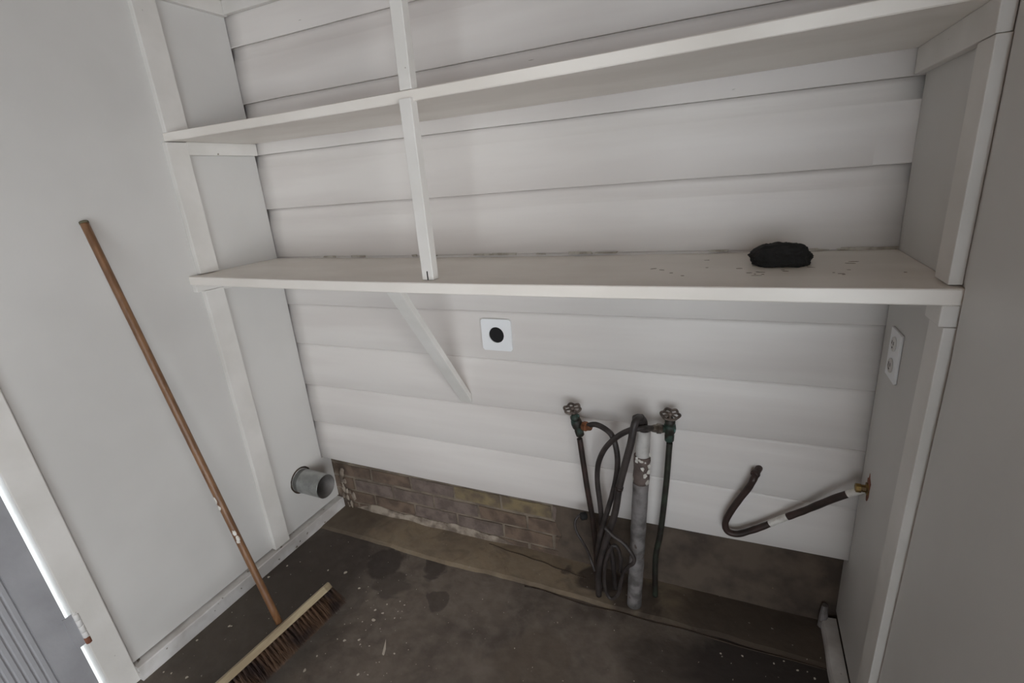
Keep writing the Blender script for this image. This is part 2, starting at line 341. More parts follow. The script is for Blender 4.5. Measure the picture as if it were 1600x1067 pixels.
# right wall
bm = B()
box(bm, 2.0, 2.012, -0.425, -0.0015, 0.285, ZC); box(bm, 2.0, 2.012, -0.425, 0.0490, 0.060, 0.285)
wall_right = obj('wall_right', bm, 'panel', kind='structure', label='white right side panel of the alcove')
bm = B(); secs = [[(1.994, -0.83, 0.003), (1.994, -0.384, 0.003), (2.012, -0.384, 0.003), (2.012, -0.83, 0.003)],
                  [(1.994, -0.83, 0.40), (1.994, -0.406, 0.40), (2.012, -0.406, 0.40), (2.012, -0.83, 0.40)],
                  [(1.994, -0.83, 1.05), (1.994, -0.436, 1.05), (2.012, -0.436, 1.05), (2.012, -0.83, 1.05)],
                  [(1.994, -0.83, 1.20), (1.994, -0.432, 1.20), (2.012, -0.432, 1.20), (2.012, -0.83, 1.20)],
                  [(1.994, -0.83, ZC), (1.994, -0.408, ZC), (2.012, -0.408, ZC), (2.012, -0.83, ZC)]]
loft(bm, secs); obj('wall_right', bm, 'panel', kind='structure', label='white wall panel in front of the right upright')
bm = B(); box(bm, 2.014, 2.10, -0.83, 0.03, 0.0, ZC); box(bm, XM, XM + 0.1, YF, -3.50, 0.0, ZC); box(bm, XM, XM + 0.1, -2.15, 0.03, 0.0, ZC); box(bm, XM, XM + 0.1, -3.50, -2.15, 1.98, ZC)
obj('wall_right', bm, 'dark', kind='structure', label='studs and far side wall behind the right panels')
bm = B(); secs = []
for i in range(19):
    y = -0.372 + 0.405 * i / 18; j = 0.002 * noise.noise(Vector((y * 12, 0, 8)))
    secs.append([(2.0, y, 0.0), (1.962 + j, y, 0.0), (1.961 + j, y, 0.030), (1.966 + j, y, 0.040 + j), (2.0, y, 0.044)])
loft(bm, secs); base_r = obj('baseboard_right', bm, 'sill', kind='structure', label='short rough white sole board along the right wall')
bm = B(); secs = []
for i in range(7):
    t_ = i / 6; z = 0.004 + 0.084 * t_; k = 1 - 0.35 * t_ ** 2; secs.append([(1.966 + k * 0.013 * math.cos(a) + 0.003 * noise.noise(Vector((i, a, 1))), 0.030 + k * 0.013 * math.sin(a) + 0.003 * noise.noise(Vector((i, a, 5))), z) for a in [2 * math.pi * q / 8 for q in range(8)]])
loft(bm, secs); obj('broken_stub', bm, 'standpipe', base_r, label='ragged pale stub at the far end')
batten('trim_4', 1.980, 1.9997, -0.421, -0.350, 0.046, 1.118, 'white upright board on the right wall below the lower shelf', 0.040)
batten('trim_5', 1.980, 1.9997, -0.404, -0.336, 1.1865, 1.551, 'white upright board on the right wall between the two shelves')
batten('trim_6', 1.980, 1.9997, -0.400, -0.330, 1.6285, ZC - 0.0005, 'white upright board on the right wall above the upper shelf')
# unseen front wall, dark to cut bounce, opening shaped for the fill light
bm = B(); ox0, ox1, oz1 = 1.25, 3.75, 2.0
box(bm, -0.1, ox0, YF - 0.1, YF, 0, ZC); box(bm, ox1, XM, YF - 0.1, YF, 0, ZC); box(bm, ox0, ox1, YF - 0.1, YF, oz1, ZC)
obj('wall_front', bm, 'dark', kind='structure', label='unseen wall behind the camera, kept dark, with an opening for the fill')
# door in the left wall
bm = B(); prism(bm, [(x, y, 0.0) for x, y in ((-.03, -.945), (.016, -.945), (.016, -.874), (-.03, -.874))], [(x, y - .074, 2.0) for x, y in ((-.03, -.945), (.016, -.945), (.016, -.874), (-.03, -.874))]); door_jamb = obj('trim_7', bm, 'trim', bevel=0.003, kind='structure', label='white door casing at the end of the left wall')
bm = B(); box(bm, -0.05, 0.016, -1.90, -1.84, 0.0, 2.0); box(bm, -0.05, 0.016, -1.84, -0.951, 1.945, 1.998)
obj('trim_8', bm, 'trim', kind='structure', label='white door casing on the far side of the grey door')
door = bpy.data.objects.new('door_1', None); SC.collection.objects.link(door); door['kind'] = 'structure'; door['label'] = 'grey ribbed door left ajar at the bottom left'; door.location = (0.014, 0.024, 0.0); door.rotation_euler.x = 0.037
bm = B(); box(bm, -0.040, -0.016, -1.835, -0.982, 0.012, 1.94); box(bm, -0.0158, -0.0115, -1.0495, -0.982, 0.012, 1.94); obj('door_leaf', bm, 'door', door)
nb = 48; pw = (1.835 - 1.050) / nb
bmm = B(); secs = []
for z in (0.0125, 1.939):
    secs.append([(-0.017, -pw / 2 + 0.001, z), (-0.0145, -pw / 2 + 0.0015, z), (-0.0125, -pw / 2 + 0.004, z), (-0.0125, pw / 2 - 0.004, z), (-0.0145, pw / 2 - 0.0015, z), (-0.017, pw / 2 - 0.001, z)])
loft(bmm, secs); bmesh.ops.recalc_face_normals(bmm, faces=bmm.faces); mm = bpy.data.meshes.new('door_rib'); bmm.to_mesh(mm); bmm.free(); mm.materials.append(M['door'])
for i in range(nb):
    o = bpy.data.objects.new('door_rib', mm); SC.collection.objects.link(o); o.parent = door; o.location = (0, -1.050 - pw * (i + 0.5), 0)
bm = B()
for i in range(5):
    z0 = 0.268 + i * 0.022; lathe(bm, [(0.006, 0), (0.0075, 0.001), (0.0075, 0.0195), (0.006, 0.0205)], (-0.002, -0.963, z0), seg=12, mi=1 if i == 0 else 0)
lathe(bm, [(0.004, 0), (0.0055, 0.004), (0.002, 0.009)], (-0.002, -0.963, 0.378), seg=10)
box(bm, -0.0113, -0.0085, -0.990, -0.960, 0.268, 0.377, 2); box(bm, -0.0085, -0.0055, -0.966, -0.952, 0.268, 0.377, 2)
obj('hinge', bm, ['sill', 'rust', 'door'], door, label='paint-clogged butt hinge with a rusty lowest knuckle')
# yard outside the door
boxobj('floor', (-3.0, -0.040, -5, 1.0, -0.10, -0.03), 'yard', kind='structure', label='pale ground outside the door')

# ------------------------------------------------------------------ built-in shelving
sh = thing('built_in_shelving', 'white built-in shelving of two long shelves with post and brace spanning the alcove', 'shelf')
def shelf(name, yl, yr, ztl, ztr, th, sag, label, yb=-0.003, gap=0.0, xl=0.0015, xr=1.9985):
    secs = []; n = 30
    for i in range(n + 1):
        t = i / n; x = xl + (xr - xl) * t; s = -sag * math.sin(math.pi * t); j = 0.0012 * noise.noise(Vector((x * 4, ztl * 7, 0)))
        y0 = yl + (yr - yl) * t; zt = ztl + (ztr - ztl) * t + s; y1 = yb - gap * (1 - t) ** 2
        secs.append([(x, y1, zt - th), (x, y0 + 0.002, zt - th), (x, y0, zt - th + 0.002 + j), (x, y0, zt - 0.002 + j), (x, y0 + 0.002, zt), (x, y1, zt)])
    bm = B(); loft(bm, secs); return obj(name, bm, 'shelf', sh, label=label)
low = shelf('shelf_board', -0.369, -0.423, 1.184, 1.184, 0.028, 0.006, 'lower shelf board with scuffed top')
upp = shelf('shelf_board', -0.326, -0.385, 1.628, 1.628, 0.025, 0.006, 'upper shelf board', gap=0.008)
def strip(name, p0, p1, u, v, m='trim', label=None, bevel=0.0015):
    """rectangular bar from p0 to p1; u, v half-size vectors"""
    p0, p1, u, v = map(Vector, (p0, p1, u, v)); bm = B()
    prism(bm, [p0 + u + v, p0 + u - v, p0 - u - v, p0 - u + v], [p1 + u + v, p1 + u - v, p1 - u - v, p1 - u + v])
    o = obj(name, bm, m, sh, bevel)
    if label: o['label'] = label
    return o
# cleats on the side walls
boxobj('cleat', (0.0006, 0.020, -0.268, -0.0025, 1.562, 1.6025), 'trim', sh, 0.0015)
boxobj('cleat', (1.979, 1.9992, -0.402, -0.0025, 1.552, 1.6025), 'trim', sh, 0.0015)
boxobj('cleat', (0.0006, 0.020, -0.267, -0.0025, 1.120, 1.1555), 'trim', sh, 0.0015)
boxobj('cleat', (0.0006, 0.0225, -0.366, -0.270, 1.130, 1.1560), 'trim', sh, 0.002)
boxobj('cleat', (1.972, 1.9990, -0.4225, -0.350, 1.119, 1.1560), 'trim', sh, 0.002)
# post
strip('post', (0.9395, -0.353, 1.179), (0.9395, -0.353, 1.604), (0.0165, 0, 0), (0, 0.013, 0), label='slender post rising from the lower shelf')
strip('post', (0.937, -0.340, 1.623), (0.944, -0.340, ZC - 0.001), (0.0165, 0, 0), (0, 0.013, 0))
boxobj('post_split', (0.9385, 0.9415, -0.3668, -0.3658, 1.179, 1.202), 'black', sh)
# brace from the shelf's underside down to the back wall
p0 = Vector((0.795, -0.335, 1.160)); p1 = Vector((0.790, -0.012, 0.685)); d = (p1 - p0).normalized()
un_ = Vector((1, 0, 0)); vn = d.cross(un_).normalized()
bm = B(); hw, ht = 0.023, 0.010
def clipz(p, z): return p + d * ((z - p.z) / d.z)
def clipy(p, y): return p + d * ((y - p.y) / d.y)
s0 = [clipz(p0 + un_ * a * hw + vn * b * ht, 1.1515) for a, b in ((1, 1), (1, -1), (-1, -1), (-1, 1))]
s1 = [clipy(p1 + un_ * a * hw + vn * b * ht, -0.002) for a, b in ((1, 1), (1, -1), (-1, -1), (-1, 1))]
prism(bm, s0, s1); obj('brace', bm, 'trim', sh, 0.0015, label='diagonal brace from the lower shelf down to the siding')
# top rail around the alcove under the ceiling
boxobj('trim_9', (0.0225, 1.979, -0.020, -0.0025, 2.012, 2.054), 'trim', None, 0.0015, kind='structure', label='white rail along the top of the back wall')
boxobj('trim_10', (0.0006, 0.020, -0.2495, -0.0025, 2.010, 2.054), 'trim', None, 0.0015, kind='structure', label='white rail along the top of the left wall')
# ragged caulk along the back of the lower shelf
bm = B(); rnd = random.Random(21)
for i in range(18):
    x = rnd.choice([rnd.uniform(0.9, 1.35), rnd.uniform(1.8, 1.97), rnd.uniform(0.1, 1.95)]); l = rnd.uniform(0.008, 0.035)
    v = box(bm, x - l, x + l, -0.0045, -0.0005, 1.1835, 1.1835 + rnd.uniform(0.003, 0.007))
    for q in v: q.co += Vector((rnd.uniform(-.004, .004), rnd.uniform(-.002, 0), rnd.uniform(-.001, .001)))
obj('caulk_crumbs', bm, 'caulk', sh, kind='stuff')
# scuffs and grit on the right of the lower shelf
bm = B(); rnd = random.Random(31)
for i in range(34):
    x = rnd.gauss(1.74, 0.13); y = rnd.uniform(-0.33, -0.05)
    if not 1.4 < x < 1.97: continue
    l = rnd.uniform(0.002, 0.011); wv = rnd.uniform(0.0007, 0.0025); zt = 1.184 - 0.006 * math.sin(math.pi * x / 2)
    ang = rnd.uniform(-0.5, 0.5)
    vs = []
    for j in range(6):
        a = 2 * math.pi * j / 6; vx, vy = l * math.cos(a), wv * math.sin(a) * rnd.uniform(.6, 1.3)
        vs.append(bm.verts.new((x + vx * math.cos(ang) - vy * math.sin(ang), y + vx * math.sin(ang) + vy * math.cos(ang), zt + 0.0006)))
    f = bm.faces.new(vs); r = bmesh.ops.extrude_face_region(bm, geom=[f])
    for q in [e for e in r['geom'] if isinstance(e, bmesh.types.BMVert)]: q.co.z -= 0.001
obj('grit', bm, 'grit', kind='stuff', label='dark grit and scuffs scattered on the lower shelf around the black lump', category='grit')

# ------------------------------------------------------------------ black lump on the shelf
bm = B(); bmesh.ops.create_icosphere(bm, subdivisions=5, radius=1.0)
for v in bm.verts:
    c = v.co.copy(); n_ = c.normalized()
    sx, sy, sz = 0.060, 0.042, 0.027
    k = 1 + 0.16 * noise.noise(n_ * 1.7 + Vector((3, 1, 0))) + 0.10 * (1 - abs(noise.noise(n_ * 3.5)) * 2.2) + 0.035 * noise.noise(n_ * 9)
    k *= 1 + 0.10 * (abs(n_.x) * abs(n_.y)) ** 0.5 + 0.07 * noise.noise(n_ * 4.2 + Vector((0, 4, 2))) + 0.015 * (1 - 2 * abs(noise.noise(n_ * 6.0 + Vector((2, 0, 5)))))
    bx_ = 1 / (abs(n_.x) ** 3.2 + abs(n_.y) ** 2.4 + abs(n_.z) ** 3.0) ** (1 / 3.0); k *= 0.55 + 0.45 * bx_
    x, y, z = n_.x * sx * k * 0.93, n_.y * sy * k, n_.z * sz * k * 0.95
    z *= (1.15 if x > -0.035 else 0.62 + 0.53 * max(0, (x + 0.06) / 0.025))
    if z < -0.014: z = -0.014 + (z + 0.014) * 0.12
    v.co = (x, y, z)
for f in bm.faces: f.smooth = True
zmin = min(v.co.z for v in bm.verts)
for v in bm.verts: v.co += Vector((1.745, -0.175, 1.1797 - zmin))
obj('crumpled_cloth', bm, 'cloth', label='black crumpled cloth lump lying on the right of the lower shelf', category='cloth')

# ------------------------------------------------------------------ wall plates
t = thing('vent_plate', 'square white plate with a round black hole on the siding under the lower shelf', 'wall plate')
bm = B(); cx, cz, hs, hr = 0.938, 0.918, 0.055, 0.0275; ring = []
for i in range(48):
    a = 2 * math.pi * i / 48 + math.pi / 48; c, s = math.cos(a), math.sin(a); k = hs / max(abs(c), abs(s)); ring.append((c, s, k))
for (yA, yB) in ((-0.0075, -0.0012),):
    fo = [bm.verts.new((cx + c * k, yA, cz + s * k)) for c, s, k in ring]; fi = [bm.verts.new((cx + c * hr, yA, cz + s * hr)) for c, s, k in ring]
    bo = [bm.verts.new((cx + c * k, yB, cz + s * k)) for c, s, k in ring]; bi = [bm.verts.new((cx + c * hr, yB, cz + s * hr)) for c, s, k in ring]
    for i in range(48):
        j = (i + 1) % 48
        for q in ((fo[i], fo[j], fi[j], fi[i]), (bo[i], bi[i], bi[j], bo[j]), (fo[i], bo[i], bo[j], fo[j]), (fi[i], fi[j], bi[j], bi[i])): bm.faces.new(q)
obj('plate', bm, 'white', t)
bm = B(); lathe(bm, [(0.0278, 0), (0.0272, 0.0035)], (cx, -0.0014, cz), (0, -1, 0), 32); obj('hole_plug', bm, 'black', t, label='round black hole filler')

t = thing('electrical_outlet', 'white two-socket outlet plate on the right alcove wall under the lower shelf', 'outlet')
y0, y1, z0, z1 = -0.158, -0.078, 0.905, 1.020
bm = B(); box(bm, 1.9935, 1.9997, y0, y1, z0, z1); obj('plate', bm, 'white', t, 0.002)
for zc in (0.989, 0.938):
    bm = B(); lathe(bm, [(0.0168, 0), (0.0168, 0.0025), (0.0155, 0.0032)], (1.9935, (y0 + y1) / 2, zc), (-1, 0, 0), 24)
    so = obj('socket', bm, 'sill', t)
    bm = B()
    for dy in (-0.0062, 0.0062): box(bm, 1.98985, 1.9904, (y0 + y1) / 2 + dy - 0.0013, (y0 + y1) / 2 + dy + 0.0013, zc - 0.001, zc + 0.007)
    lathe(bm, [(0.0024, 0), (0.0024, 0.0006)], (1.9904, (y0 + y1) / 2, zc - 0.008), (-1, 0, 0), 10)
    obj('socket_slots', bm, 'black', so)

# ------------------------------------------------------------------ dryer duct in the left wall
t = thing('dryer_duct', 'galvanised steel duct stub sticking out of the left wall near the corner', 'duct')
bm = B(); Rr = 0.050; cy, cz_ = -0.128, 0.250; seg = 32; L0, L1 = 0.001, 0.135
rows = []
for x, r in ((L0, Rr), (0.02, Rr), (0.022, Rr + 0.0015), (0.026, Rr + 0.0015), (0.028, Rr), (L1 - 0.004, Rr), (L1, Rr + 0.0008), (L1, Rr - 0.0012), (L0, Rr - 0.0014)):
    rows.append([bm.verts.new((x, cy + r * math.cos(2 * math.pi * i / seg), cz_ + r * math.sin(2 * math.pi * i / seg) - 0.03 * x)) for i in range(seg)])
for ai in range(len(rows) - 1):
    for i in range(seg):
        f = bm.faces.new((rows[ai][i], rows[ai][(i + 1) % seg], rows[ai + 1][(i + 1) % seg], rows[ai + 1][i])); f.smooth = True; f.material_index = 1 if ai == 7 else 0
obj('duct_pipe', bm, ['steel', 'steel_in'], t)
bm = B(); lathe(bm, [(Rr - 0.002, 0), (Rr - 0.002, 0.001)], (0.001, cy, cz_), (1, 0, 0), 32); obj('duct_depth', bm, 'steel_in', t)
bm = B(); rows = []
for r, x in ((Rr + 0.001, 0.0008), (Rr + 0.008, 0.0008), (Rr + 0.008, 0.0014), (Rr + 0.001, 0.0014)):
    rows.append([bm.verts.new((x, cy - 0.001 + (r + (0.004 * noise.noise(Vector((i * 0.7, 0, 0))) if r > Rr + 0.002 else 0)) * math.cos(2 * math.pi * i / seg), cz_ + 0.002 + r * math.sin(2 * math.pi * i / seg))) for i in range(seg)])
for ai in range(4):
    for i in range(seg):
        j = (i + 1) % seg; bm.faces.new((rows[ai][i], rows[ai][j], rows[(ai + 1) % 4][j], rows[(ai + 1) % 4][i]))
obj('cut_hole', bm, 'dark', t, label='dark ragged gap cut around the duct')

# ------------------------------------------------------------------ plumbing
def stub(bm, p, d, prof, mi=0, seg=16): lathe(bm, prof, p, d, seg, mi)
def handwheel_bm(c, axis, R=0.0275):
    bm = B(); q = Vector((0, 0, 1)).rotation_difference(Vector(axis).normalized()); c = Vector(c)
    P = []
    for i in range(73):
        a = 2 * math.pi * i / 72; r = R * (0.90 + 0.075 * math.cos(6 * a)); P.append(c + q @ Vector((r * math.cos(a), r * math.sin(a), 0.0015 * math.cos(6 * a))))
    tube(bm, P, 0.0040, 8, 1, cap=False)
    for i in range(6):
        a = 2 * math.pi * (i + 0.5) / 6; tube(bm, [c + q @ Vector((0.004 * math.cos(a), 0.004 * math.sin(a), 0.001)), c + q @ Vector((R * 0.78 * math.cos(a), R * 0.78 * math.sin(a), 0))], 0.0030, 6, 1)
    lathe(bm, [(0.007, -0.005), (0.008, -0.003), (0.008, 0.003), (0.005, 0.006), (0.003, 0.008)], c, axis, 14)
    return bm
def valve(label, pipe, top, outdir, coup, coupmat, pipemat, wheel_axis, wheel_c, patch=None):
    t = thing('water_valve', label, 'valve', group='hot and cold laundry valves')
    bm = B(); tube(bm, pipe, 0.0092, 14, 8); obj('pipe', bm, pipemat, t)
    top = Vector(top); ax = (Vector(wheel_c) - top).normalized(); L = (Vector(wheel_c) - top).length
    base = top - ax * 0.045
    bm = B()
    lathe(bm, [(0.0105, 0), (0.0135, 0.003), (0.0140, 0.022), (0.0120, 0.026), (0.0165, 0.036), (0.0180, 0.048), (0.0165, 0.060), (0.0130, 0.064), (0.0150, 0.065), (0.0150, 0.076), (0.0100, 0.080), (0.0085, 0.086)], base, ax, 8 if False else 18)
    lathe(bm, [(0.0125, 0), (0.0115, 0.010), (0.0105, 0.018), (0.0125, 0.020), (0.0125, 0.030)], top, outdir, 16)
    obj('valve_body', bm, 'verdigris', t)
    bm = B(); tube(bm, [top + ax * 0.034, Vector(wheel_c)], 0.0042, 10, 1); obj('stem', bm, 'wheel', t)
    obj('handwheel', handwheel_bm(wheel_c, wheel_axis), 'wheel', t)
    bm = B(); o_ = Vector(outdir).normalized()
    lathe(bm, [(0.0135, 0), (0.0155, 0.002), (0.0155, 0.014), (0.0125, 0.016), (0.0110, 0.026), (0.0095, 0.030)], top + o_ * 0.024, outdir, 8, smooth=False)
    obj('coupling', bm, coupmat, t, label=coup)
    return t
LP = [[1.262, -0.02, 0.003], [1.265, -0.035, 0.15], [1.259, -0.045, 0.288], [1.245, -0.05, 0.42], [1.230, -0.05, 0.562], [1.226, -0.05, 0.596]]
RP = [[1.465, -0.018, 0.003], [1.466, -0.03, 0.171], [1.482, -0.04, 0.288], [1.497, -0.048, 0.47], [1.504, -0.05, 0.600], [1.505, -0.05, 0.624]]
valve('green-stained brass valve with handwheel on the left pipe, orange coupling towards the standpipe', LP, (1.220, -0.052, 0.648), (1, -0.35, 0.08), 'orange-brown brass hose coupling', 'coupling', 'pipe', (0, -0.22, 1), (1.210, -0.062, 0.706))
valve('dark green valve with handwheel on the pipe right of the grey standpipe', RP, (1.505, -0.052, 0.672), (-1, -0.45, 0.12), 'dull silver hose coupling', 'chrome', 'pipe_green', (0.04, -0.20, 1), (1.507, -0.062, 0.724))
# standpipe
t = thing('drain_standpipe', 'grey-white painted drain standpipe rising from the floor between the valves', 'pipe')
bm = B(); P0 = Vector((1.404, -0.077, 0.0)); P1 = Vector((1.434, -0.077, 0.672)); P2 = P0.lerp(P1, 0.73); P3 = P0.lerp(P1, 0.87)
def rr_(t_): return 0.0240 + 0.0008 * math.sin(t_ * 40)
tube(bm, [P0.lerp(P2, i / 14) for i in range(15)], 0.026, 24, 1, rad=rr_); obj('lower_pipe', bm, 'standpipe', t)
bm = B(); tube(bm, [P2.lerp(P3, i / 6) for i in range(7)], 0.026, 24, 1, rad=lambda s: 0.0246 + 0.0012 * math.sin(s * 9)); obj('coupling', bm, 'bare', t, label='stained bare band with flakes of white paint')
bm = B(); rows = []; ax = (P1 - P3)
tube(bm, [P3, P3.lerp(P1, .5), P1], 0.0205, 24, 1, cap=False)
tube(bm, [P1, P3.lerp(P1, .5), P3], 0.0180, 24, 1, cap=False); obj('upper_pipe', bm, 'pipe_top', t)
bm = B(); rnd = random.Random(2)
for i in range(7):
    a = rnd.uniform(-2.4, -0.4); z = rnd.uniform(0.76, 0.90); c = P0.lerp(P1, z) + Vector((math.cos(a), math.sin(a), 0)) * 0.0250
    tn = Vector((-math.sin(a), math.cos(a), 0)); vs = []
    for j in range(5):
        th = 2 * math.pi * j / 5; vs.append(bm.verts.new(c + tn * math.cos(th) * rnd.uniform(.004, .009) + Vector((0, 0, math.sin(th) * rnd.uniform(.004, .012))) + Vector((math.cos(a), math.sin(a), 0)) * rnd.uniform(0, .003)))
    f = bm.faces.new(vs); r = bmesh.ops.extrude_face_region(bm, geom=[f])
    for q in [e for e in r['geom'] if isinstance(e, bmesh.types.BMVert)]: q.co += Vector((math.cos(a), math.sin(a), 0)) * 0.0007
obj('paint_flakes', bm, 'white_paint', t, kind='stuff')
# a dark pad where the pipes enter the slab
HOSE_A = [[1.259, -0.065, 0.655], [1.286, -0.075, 0.668], [1.316, -0.09, 0.668], [1.342, -0.1, 0.654], [1.356, -0.105, 0.62], [1.361, -0.105, 0.57], [1.355, -0.1, 0.509], [1.342, -0.1, 0.444], [1.327, -0.1, 0.386], [1.311, -0.1, 0.326], [1.296, -0.095, 0.263], [1.284, -0.08, 0.19], [1.276, -0.06, 0.109], [1.280, -0.05, 0.012]]
HOSE_B = [[1.461, -0.070, 0.677], [1.449, -0.09, 0.686], [1.433, -0.122, 0.700], [1.405, -0.13, 0.694], [1.371, -0.12, 0.667], [1.336, -0.105, 0.625], [1.31, -0.088, 0.579], [1.292, -0.078, 0.524], [1.288, -0.075, 0.46], [1.293, -0.072, 0.389], [1.296, -0.07, 0.332], [1.295, -0.065, 0.277], [1.304, -0.05, 0.219], [1.322, -0.04, 0.158], [1.332, -0.04, 0.012]]
HOSE_C = [[1.434, -0.080, 0.655], [1.436, -0.088, 0.702], [1.43, -0.105, 0.722], [1.422, -0.13, 0.727], [1.416, -0.14, 0.705], [1.409, -0.142, 0.66], [1.397, -0.14, 0.608], [1.383, -0.138, 0.55], [1.37, -0.134, 0.489], [1.361, -0.13, 0.427], [1.349, -0.125, 0.368], [1.332, -0.12, 0.312], [1.316, -0.115, 0.25], [1.299, -0.105, 0.177], [1.286, -0.09, 0.092], [1.284, -0.085, 0.011]]
HOSE_D = [[1.326, -0.142, 0.346], [1.352, -0.148, 0.327], [1.381, -0.15, 0.312], [1.403, -0.152, 0.291], [1.419, -0.152, 0.261], [1.414, -0.147, 0.236], [1.399, -0.14, 0.215], [1.382, -0.132, 0.18], [1.370, -0.125, 0.126], [1.358, -0.12, 0.068], [1.333, -0.118, 0.045], [1.316, -0.118, 0.082], [1.316, -0.12, 0.16], [1.328, -0.13, 0.224], [1.347, -0.132, 0.272], [1.362, -0.128, 0.267], [1.370, -0.12, 0.219], [1.366, -0.11, 0.157]]
HOSE_E = [[1.230, -0.052, 0.312], [1.216, -0.07, 0.309], [1.207, -0.08, 0.288], [1.214, -0.085, 0.257], [1.234, -0.092, 0.23], [1.258, -0.112, 0.212], [1.275, -0.13, 0.190], [1.287, -0.135, 0.160]]
def hose(label, P, r, m='rubber', ends=None):
    bm = B(); tube(bm, P, r, 12, 7)
    o = obj('rubber_hose', bm, m, label=label, category='hose'); return o
hose('black rubber hose arching down from the orange coupling of the left valve', HOSE_A, 0.0086)
hose('black rubber hose looping left from the silver coupling of the right valve', HOSE_B, 0.0086)
hc = hose('thick dark drain hose hooked into the top of the standpipe and slanting down left', HOSE_C, 0.0108)
bm = B(); lathe(bm, [(0.013, 0), (0.016, 0.003), (0.017, 0.018), (0.013, 0.030)], (1.437, -0.098, 0.716), (-0.85, -0.45, 0.1), 14); obj('hose_hook', bm, 'rubber', hc)
bm = B(); lathe(bm, [(0.0125, 0), (0.0125, 0.011)], HOSE_C[8], (0.2, 0, 1), 14); obj('hose_clamp', bm, 'pipe', hc)
hose('thin grey-black hose coiled in a loop in front of the standpipe foot', HOSE_D, 0.0060)
he = hose('thin short hose with a black capped end left of the pipe bundle', HOSE_E, 0.0046)
bm = B(); lathe(bm, [(0.008, 0), (0.0135, 0.003), (0.0135, 0.020), (0.008, 0.024)], (1.222, -0.066, 0.307), (1, 0.5, 0.1), 14); obj('end_cap', bm, 'black', he)

# bent tube by the right wall
t = thing('bent_tube', 'bent dark copper tube with a white-painted stretch on the siding at the lower right', 'pipe')
TB = [[1.752, 0.004, 0.552], [1.745, -0.022, 0.549], [1.737, -0.038, 0.535], [1.727, -0.036, 0.505], [1.704, -0.033, 0.456], [1.681, -0.033, 0.403], [1.671, -0.033, 0.366], [1.679, -0.033, 0.338], [1.706, -0.033, 0.335], [1.74, -0.033, 0.355], [1.769, -0.033, 0.376], [1.801, -0.033, 0.402], [1.832, -0.035, 0.428], [1.869, -0.04, 0.460], [1.903, -0.05, 0.496], [1.935, -0.06, 0.530], [1.967, -0.065, 0.556], [1.994, -0.068, 0.574]]
def mis(s): 
    if 0.620 < s < 0.705: return 1
    if s > 0.925: return 1
    return 0
bm = B(); tube(bm, TB, 0.0085, 14, 8, mis=mis, rad=lambda s: 0.0097 + 0.0009 * noise.noise(Vector((s * 30, 0, 0)))); obj('tube', bm, ['pipe', 'white_paint'], t)
bm = B(); lathe(bm, [(0.009, 0), (0.0125, 0.002), (0.0125, 0.012), (0.009, 0.014)], TB[1], (-0.5, -0.8, -0.2), 12); obj('end_nut', bm, 'pipe', t)
t = thing('gas_stub', 'small dirty brass stub in a ragged hole low on the right alcove wall', 'pipe fitting')
bm = B(); lathe(bm, [(0.017, 0), (0.017, 0.003), (0.010, 0.004), (0.0095, 0.014), (0.012, 0.015), (0.012, 0.026), (0.007, 0.028)], (1.9996, -0.072, 0.580), (-1, 0.0, -0.05), 8, smooth=False); obj('fitting', bm, 'brass', t)
bm = B(); vs = []; rnd = random.Random(8)
for i in range(14):
    a = 2 * math.pi * i / 14; r = 1 + rnd.uniform(-.25, .2); vs.append(bm.verts.new((1.9990, -0.076 + 0.016 * r * math.cos(a), 0.585 + 0.040 * r * math.sin(a))))
f = bm.faces.new(vs); r = bmesh.ops.extrude_face_region(bm, geom=[f])
for q in [e for e in r['geom'] if isinstance(e, bmesh.types.BMVert)]: q.co.x += 0.0008
obj('ragged_hole', bm, 'rust', t, label='ragged brown hole edge')

# ------------------------------------------------------------------ push broom
t = thing('push_broom', 'push broom with brown wooden handle leaning against the left wall', 'broom')
top = Vector((0.0170, -0.620, 1.384)); bt = Vector((0.385, -0.632, 0.118))
ev = Vector((0.70, -0.06, -0.71)).normalized()            # bristle direction
bv = Vector((0.0, 1.0, 0.0)); bv = (bv - ev * bv.dot(ev)).normalized(); nv = bv.cross(ev).normalized()
if nv.z < 0: nv = -nv
C0 = Vector((0.392, -0.690, 0.103)); HL = 0.255
ctr = C0
bm = B(); n = 1
def hr(s): return 0.0118 if s > 0.012 else 0.0085 + 0.0033 * (s / 0.012)
hd = (bt - top); 
P = [top + Vector((0, 0, 0))] + [top + hd * s for s in (0.004, 0.012)] + [top + hd * (0.02 + 0.98 * i / 24) for i in range(25)]
tube(bm, P, 0.0118, 16, 1, rad=lambda s: 0.0106); h = obj('handle', bm, 'handle', t)
bm = B(); dn = hd.normalized(); lathe(bm, [(0.0085, 0), (0.0112, 0.002), (0.0114, 0.007)], top - dn * 0.0060, dn, 16); obj('tip', bm, 'handle_tip', h)
bm = B(); rnd = random.Random(4)
cd = (Vector((1.66, -1.43, 1.4)) - top - hd * 0.6).normalized(); n1 = (cd - dn * cd.dot(dn)).normalized(); n2 = dn.cross(n1)
if n2.y > 0: n2 = -n2
for s, ln, ca, sa in ((0.655, 0.030, 0.35, 0.94), (0.675, 0.022, 0.45, 0.9), (0.745, 0.026, 0.95, 0.3), (0.760, 0.026, 0.97, 0.1), (0.768, 0.014, 0.9, 0.4)):
    c = top + hd * s; o_ = n1 * ca + n2 * sa
    r = bmesh.ops.create_icosphere(bm, subdivisions=2, radius=1.0)
    rot = dn.to_track_quat('Z', 'Y')
    for q in r['verts']:
        k = 1 + 0.4 * noise.noise(q.co * 2 + c * 9); q.co = c + o_ * 0.0078 + rot @ Vector((q.co.x * 0.0052 * k, q.co.y * 0.0052 * k, q.co.z * ln * 0.5 * k))
obj('paint_blots', bm, 'white_paint', h, kind='stuff', label='dried white paint blots')
